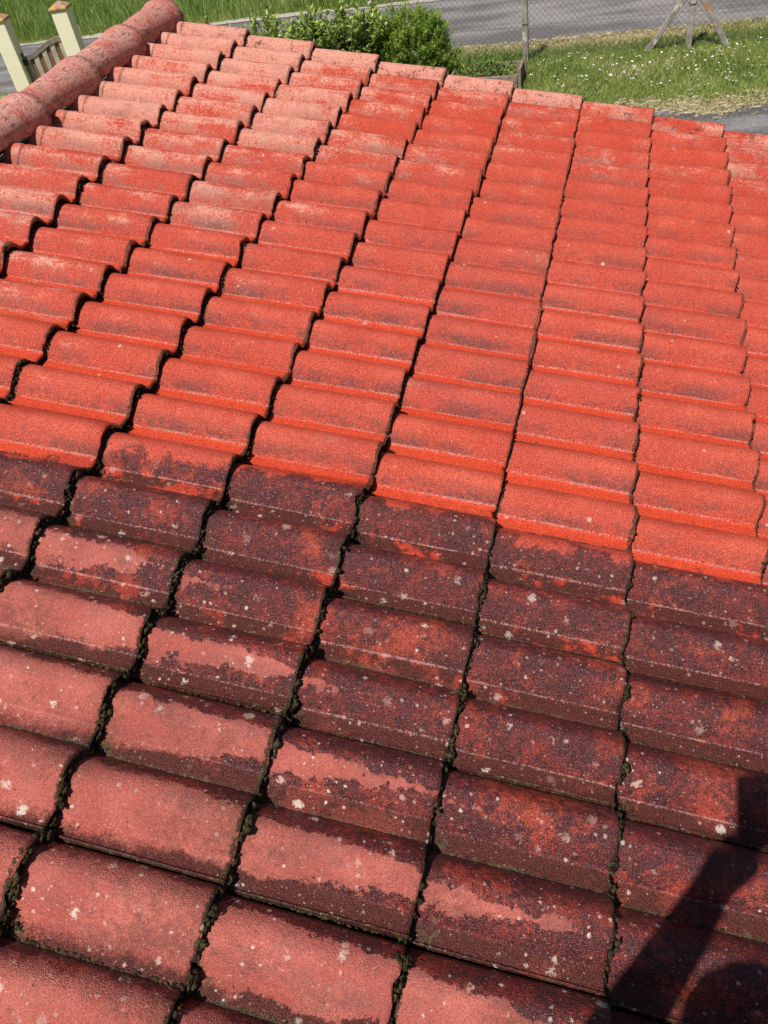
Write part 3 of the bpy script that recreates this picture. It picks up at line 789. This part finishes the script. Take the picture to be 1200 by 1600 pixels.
def tubes(name, segs, mat, parent, base):
    V = []; F = []
    for a, b, r0, r1 in segs:
        a = Vector(a); b = Vector(b); d = (b - a).normalized(); s = d.orthogonal().normalized(); t = d.cross(s); k = len(V)
        for p, r in ((a, r0), (b, r1)):
            for q in range(5):
                an = q / 5 * 2 * math.pi; V.append(p + s * r * math.cos(an) + t * r * math.sin(an) - Vector(base))
        for q in range(5): F.append((k + q, k + (q + 1) % 5, k + 5 + (q + 1) % 5, k + 5 + q))
    return link(name, mesh(name, V, F, True), mat, parent)
def laurel(cx, cy, rx_, ry, nst, hfun, label, lsc=1.0):
    base = (cx, cy, G); root = link('laurel_shrub', None, loc=base); tag(root, label, 'shrub', 'shrubs along the fence')
    segs = []; P = []; D = []; T = []
    for k in range(nst):
        tx = cx + rnd.uniform(-1, 1) * rx_; ty = cy + rnd.uniform(-1, 1) * ry
        h = hfun(tx) * rnd.uniform(.72, 1.05)
        b0 = Vector((cx + (tx - cx) * .45, cy + (ty - cy) * .4, G)); b2 = Vector((tx, ty, G + h)); b1 = b0.lerp(b2, .5) + Vector((rnd.gauss(0, .06), rnd.gauss(0, .06), .05))
        segs += [(b0, b1, .014, .010), (b1, b2, .010, .003)]
        m = int(h * 46)
        for q in range(m):
            tt = rnd.uniform(0.18, 1.0) ** .8
            p = b0.lerp(b1, tt * 2) if tt < .5 else b1.lerp(b2, tt * 2 - 1)
            an = rnd.uniform(0, 2 * math.pi); el = rnd.uniform(-.1, .7) + max(0, tt - .82) * 3.2
            P.append(p); D.append((math.cos(an) * math.cos(el), math.sin(an) * math.cos(el), math.sin(el)))
            T.append(.60 + .6 * (tt - .6) + rnd.gauss(0, .2))
    tubes('stem', segs, M['bark'], root, base)
    leaves('foliage', np.array([tuple(p) for p in P]), np.array(D), .098 * lsc, .044 * lsc, np.array(T), M['laurel'], root, base)
    return root
laurel(-3.52, 8.05, .66, .36, 105, lambda x: 1.15 - .22 * abs(x + 3.45), 'broad leafy laurel bush touching the dark green conifer')
laurel(-4.45, 7.95, .50, .30, 56, lambda x: 1.10 + .05 * math.sin(9 * x), 'looser laurel bush with upright shoots left of the broad one')
laurel(-5.02, 7.8, .16, .16, 5, lambda x: 1.15, 'sparse leafy shoot at the left end of the shrubs', .8)
laurel(-5.36, 7.7, .10, .10, 4, lambda x: 1.36, 'slim dark weed standing beyond the end of the ridge', .7)

def conifer(cx, cy, label):
    base = (cx, cy, G); root = link('conifer_shrub', None, loc=base); tag(root, label, 'shrub', 'shrubs along the fence')
    lobes = [(cx - .38, cy, .64, .29), (cx - .06, cy + .05, .70, .32), (cx + .24, cy + .05, .60, .30), (cx + .02, cy - .2, .44, .38), (cx - .36, cy - .15, .40, .34), (cx + .36, cy + .0, .30, .32)]
    P = []; D = []; T = []; segs = [((cx, cy, G), (cx, cy, G + .5), .03, .012)]
    for (lx, ly, lz, lr) in lobes:
        segs.append(((cx, cy, G + .08), (lx, ly, G + lz), .016, .006))
        for k in range(230):
            a = rnd.uniform(0, 2 * math.pi); z = rnd.uniform(-.6, 1.0); r = math.sqrt(max(0, 1 - z * z))
            d = Vector((r * math.cos(a), r * math.sin(a), z)); R_ = lr * rnd.choice([rnd.uniform(.7, 1.05), rnd.uniform(.9, 1.28)])
            tip = Vector((lx, ly, G + lz)) + d * R_
            if tip.z < G + .02: continue
            dd = (d + Vector((0, 0, .75))).normalized()
            sh = rnd.gauss(0, .13) + .20 * z
            for q in range(30):
                tt = q / 30; p = tip - dd * .13 * (1 - tt)
                sd = Vector((rnd.gauss(0, 1), rnd.gauss(0, 1), rnd.gauss(0, 1))); sd = (sd.normalized() * .85 + dd).normalized()
                P.append(p + sd * .008); D.append(sd); T.append(.52 + sh + .34 * tt + rnd.gauss(0, .08))
    tubes('stem', segs, M['bark'], root, base)
    leaves('foliage', np.array([tuple(p) for p in P]), np.array([tuple(d) for d in D]), .046, .013, np.array(T), M['conifer'], root, base)
conifer(-2.62, 8.35, 'dense dark green conifer bush with feathery sprays')

# ------------------------------------------------------------------ raised bed
bed = link('raised_bed', None, loc=(-1.03, 7.78, G)); tag(bed, 'low weathered timber raised bed at the edge of the lawn', 'planter')
BW, BD = 0.95, 0.60
for z in (0.0, 0.105):
    box('board', (-BW, 0, -.012, .018, z + .005, z + .10), M['wood_old'], bed, .004)
    box('board', (-BW, 0, BD - .018, BD + .012, z + .005, z + .10), M['wood_old'], bed, .004)
    box('board', (-.012, .018, .02, BD - .02, z + .005, z + .10), M['wood_old'], bed, .004)
    box('board', (-BW - .018, -BW + .012, .02, BD - .02, z + .005, z + .10), M['wood_old'], bed, .004)
for (x, y) in ((.035, -.02), (-BW - .03, -.02), (.035, BD), (-BW - .03, BD)):
    box('corner_post', (x - .022, x + .022, y - .022, y + .022, -.05, .30), M['wood_old'], bed, .004)
box('soil', (-BW + .02, -.02, .025, BD - .025, 0, .15), M['bark'], bed)
P = []; D = []; T = []
for k in range(520):
    x = -1.03 - rnd.uniform(.08, .92); y = 7.78 + rnd.uniform(.05, .55); tt = rnd.random(); an = rnd.uniform(0, 6.28); el = rnd.uniform(.1, 1.2)
    P.append((x, y, G + .15 + tt * .22 * (0.6 + .4 * math.sin(x * 7)))); D.append((math.cos(an) * math.cos(el), math.sin(an) * math.cos(el), math.sin(el))); T.append(rnd.gauss(.42, .22))
pr = link('bed_plants', None, loc=(-1.43, 8.08, G + .15)); tag(pr, 'yellow-green leafy plants growing in the timber bed', 'plants')
leaves('foliage', np.array(P), np.array(D), .07, .03, np.array(T), M['plants'], pr, (-1.43, 8.08, G + .15))

# ------------------------------------------------------------------ gate between two rendered pillars
def pillar(cx, cy, hw, h, rot, label, lean=0.0):
    root = link('gate_pillar', None, loc=(cx, cy, G), rot=(0, 0, rot)); tag(root, label, 'pillar', 'gate pillars')
    box('shaft', (-hw, hw, -hw, hw, -.2, h), M['render'], root, .012)
    v = []; o = hw + .022
    for (z, r) in ((h + .002, o), (h + .035, o), (h + .11, .02)):
        v += [(-r, -r, z), (r, -r, z), (r, r, z), (-r, r, z)]
    f = [(3, 2, 1, 0), (8, 9, 10, 11)]
    for a in (0, 4):
        for i in range(4): f.append((a + i, a + (i + 1) % 4, a + 4 + (i + 1) % 4, a + 4 + i))
    c = link('cap', mesh('cap', v, f), M['cap'], root)
    b = c.modifiers.new('bevel', 'BEVEL'); b.width = .008; b.segments = 2
    return root
PR = math.radians(13)
PX2, PY2, PX1, PY1, PH, PHW = -8.60, 8.99, -9.56, 8.61, 1.30, 0.133
pillar(PX2, PY2, PHW, PH, PR, 'cream rendered pillar with lichened cap, on the right of the gate')
pillar(PX1, PY1, PHW, PH, PR, 'cream rendered pillar cut by the left edge, left of the gate')
a = Vector((PX1, PY1, G)); b = Vector((PX2, PY2, G)); dv = (b - a); gl = dv.length - 2 * PHW - .03
gr = math.atan2(dv.y, dv.x)
gate = link('wooden_gate', None, loc=a + dv.normalized() * (PHW + .015), rot=(0, 0, gr)); tag(gate, 'small wooden gate with a curved top rail and two-tone pickets', 'gate')
top = lambda q: 0.71 + 0.20 * (0.5 - 0.5 * math.cos(math.pi * min(1, max(0, q)))) + .02 * math.sin(math.pi * q)
npk = 9
for k in range(npk):
    x0_ = gl * k / npk + .002; x1_ = gl * (k + 1) / npk - .002; q0, q1 = x0_ / gl, x1_ / gl
    pale_ = k % 2 == 0
    yy0, yy1 = (-.022, -.004) if pale_ else (-.004, .012)
    v = [(x0_, yy0, .06), (x1_, yy0, .06), (x1_, yy1, .06), (x0_, yy1, .06), (x0_, yy0, top(q0) - .03), (x1_, yy0, top(q1) - .03), (x1_, yy1, top(q1) - .03), (x0_, yy1, top(q0) - .03)]
    link('picket', mesh('picket', v, box_data(0, 1, 0, 1, 0, 1)[1]), M['wood_pale' if pale_ else 'wood_brown'], gate)
V = []; F = []
nr = 14
for k in range(nr + 1):
    q = k / nr; z = top(q)
    V += [(q * gl, -.034, z - .05), (q * gl, .024, z - .05), (q * gl, .024, z + .02), (q * gl, -.034, z + .02)]
    if k:
        c = 4 * k
        for i in range(4): F.append((c - 4 + i, c + i, c + (i + 1) % 4, c - 4 + (i + 1) % 4))
F += [(0, 1, 2, 3), (4 * nr + 3, 4 * nr + 2, 4 * nr + 1, 4 * nr)]
link('top_rail', mesh('top_rail', V, F), M['wood_old'], gate)
box('stile', (-.012, .03, -.036, -.024, .05, .80), M['wood_old'], gate)
box('latch', (-.03, .06, -.06, -.037, .62, .70), M['iron'], gate, .006)

# ------------------------------------------------------------------ the photographer, who stands behind the lens and throws the shadow
def skin_body(name, joints, edges, mat, parent=None, sub=2):
    me = bpy.data.meshes.new(name); me.from_pydata([j[0] for j in joints], edges, []); me.update()
    o = link(name, me, mat, parent)
    sk = o.modifiers.new('skin', 'SKIN'); sk.use_smooth_shade = True
    sv = me.skin_vertices
    if len(sv) == 0: me.skin_vertices  # layer is made with the modifier
    for i, j in enumerate(joints):
        d = me.skin_vertices[0].data[i]; d.radius = (j[1], j[2] if len(j) > 2 else j[1]); d.use_root = (i == 0)
    s = o.modifiers.new('sub', 'SUBSURF'); s.levels = sub; s.render_levels = sub
    return o
M['jacket'] = simple('dark_jacket', (0.035, 0.04, 0.055), (0.06, 0.065, 0.08), 8, 0.9)
M['trousers'] = simple('work_trousers', (0.06, 0.07, 0.10), (0.09, 0.10, 0.13), 8, 0.9)
M['skin'] = simple('skin', (0.50, 0.30, 0.22), (0.56, 0.35, 0.26), 6, 0.6)
M['hair'] = simple('hair', (0.04, 0.025, 0.015), (0.08, 0.05, 0.03), 20, 0.7)
M['phone'] = simple('phone_case', (0.015, 0.015, 0.018), (0.02, 0.02, 0.022), 5, 0.3)
ph = link('phone', None, loc=CAM + AZ * 0.008)
ph.matrix_world = Matrix.Translation(CAM + AZ * 0.010 - AX * 0.026 - AY * 0.052) @ Matrix(((AX.x, AY.x, AZ.x), (AX.y, AY.y, AZ.y), (AX.z, AY.z, AZ.z))).to_4x4()
tag(ph, 'slim dark phone held up over the roof, seen only by its shadow', 'phone')
o = box('case', (-.035, .035, -.072, .072, 0, .008), M['phone'], ph, .004)
box('screen', (-.032, .032, -.068, .068, .0085, .0095), M['iron'], ph)
px, py = 0.51, -4.80
fz = lambda x: -x * SP / CP + 0.05
pw = link('person', None, loc=(px, py, fz(px)))
tag(pw, 'person in dark clothes standing on the roof taking the picture, seen only by the shadow', 'person')
B0 = Vector(pw.location)
def R(x, y, z): return tuple(Vector((x, y, z)) - B0)
wristL = tuple(CAM - AX * .095 - AY * .185 + AZ * .012); elbowL = (0.400, -4.61, 1.06); shL = (0.335, -4.80, 1.235)
wristR = (0.76, -4.74, 0.72); elbowR = (0.76, -4.82, 0.95); shR = (0.685, -4.80, 1.235)
J = [(R(px, py, 0.76), .15, .11), (R(px, py, 0.98), .135, .105), (R(px, py + .01, 1.18), .15, .11), (R(px, py + .005, 1.275), .058), (R(px, py + .03, 1.335), .050),
     (R(*shL), .062), (R(*elbowL), .060), (R(*(Vector(wristL) + (CAM - AX * .03 - AY * .11 - Vector(wristL)).normalized() * .035)), .034), (R(*shR), .062), (R(*elbowR), .047), (R(*wristR), .030),
     (R(px - .09, py, 0.68), .088), (R(px - .11, py + .03, 0.36), .062), (R(px - .12, py - .01, fz(px - .12) + .09), .045), (R(px - .12, py + .15, fz(px - .12) + .035), .034),
     (R(px + .09, py, 0.68), .088), (R(px + .11, py + .03, 0.34), .062), (R(px + .12, py - .01, fz(px + .12) + .09), .045), (R(px + .12, py + .15, fz(px + .12) + .035), .034),
     (R(px + .035, py + .055, 1.42), .084, .092), (R(px + .045, py + .045, 1.49), .072, .080)]
E_ = [(0, 1), (1, 2), (2, 3), (3, 4), (2, 5), (5, 6), (6, 7), (2, 8), (8, 9), (9, 10), (0, 11), (11, 12), (12, 13), (13, 14), (0, 15), (15, 16), (16, 17), (17, 18), (4, 19), (19, 20)]
body = skin_body('body', J, E_, M['jacket'], pw)
# hands: palm and five fingers each
def hand(wrist, pdir, fdir, curl, side):
    wv = Vector(wrist); pd = Vector(pdir).normalized(); fd = Vector(fdir).normalized(); s = pd.cross(fd).normalized() * side
    jo = [(tuple(wv - pd * .03 - B0), .034), (tuple(wv + pd * .05 - B0), .044, .034), (tuple(wv + pd * .085 - B0), .046, .030)]; ed = [(0, 1), (1, 2)]
    for q, ln in zip((-1.5, -.5, .5, 1.5), (.062, .074, .072, .058)):
        k = len(jo); b_ = wv + pd * .088 + s * (q * .017); m_ = b_ + (pd * .7 + fd * .5 * curl) * ln * .55; t_ = m_ + (pd * .15 + fd * curl) * ln * .5
        jo += [(tuple(b_ - B0), .0095), (tuple(m_ - B0), .0085), (tuple(t_ - B0), .0075)]; ed += [(2, k), (k, k + 1), (k + 1, k + 2)]
    k = len(jo); b_ = wv + pd * .035 + s * .030; m_ = b_ + (s * .7 + pd * .6 + fd * .3) * .04; t_ = m_ + (pd + fd * .5) * .03
    jo += [(tuple(b_ - B0), .012), (tuple(m_ - B0), .010), (tuple(t_ - B0), .0085)]; ed += [(1, k), (k, k + 1), (k + 1, k + 2)]
    return skin_body('hand', jo, ed, M['skin'], pw)
pc = CAM - AX * 0.026 - AY * 0.085 + AZ * .012
hand(wristL, (CAM - AX * .030 - AY * .110 + AZ * .015 - Vector(wristL)), AX, 1.0, 1)
hand(wristR, (0.0, .3, -1.0), (-.7, .5, 0), .5, -1)
hv, hf = [], []
for a in range(9):
    for b_ in range(16):
        th = math.pi * .58 * a / 8; an = b_ / 16 * 2 * math.pi
        hv.append(R(px + .045 + .118 * math.sin(th) * math.cos(an), py + .045 + .122 * math.sin(th) * math.sin(an) + .02, 1.452 + .118 * math.cos(th)))
for a in range(8):
    for b_ in range(16): hf.append((a * 16 + b_, (a + 1) * 16 + b_, (a + 1) * 16 + (b_ + 1) % 16, a * 16 + (b_ + 1) % 16))
link('hair', mesh('hair', hv, hf, True), M['hair'], pw)
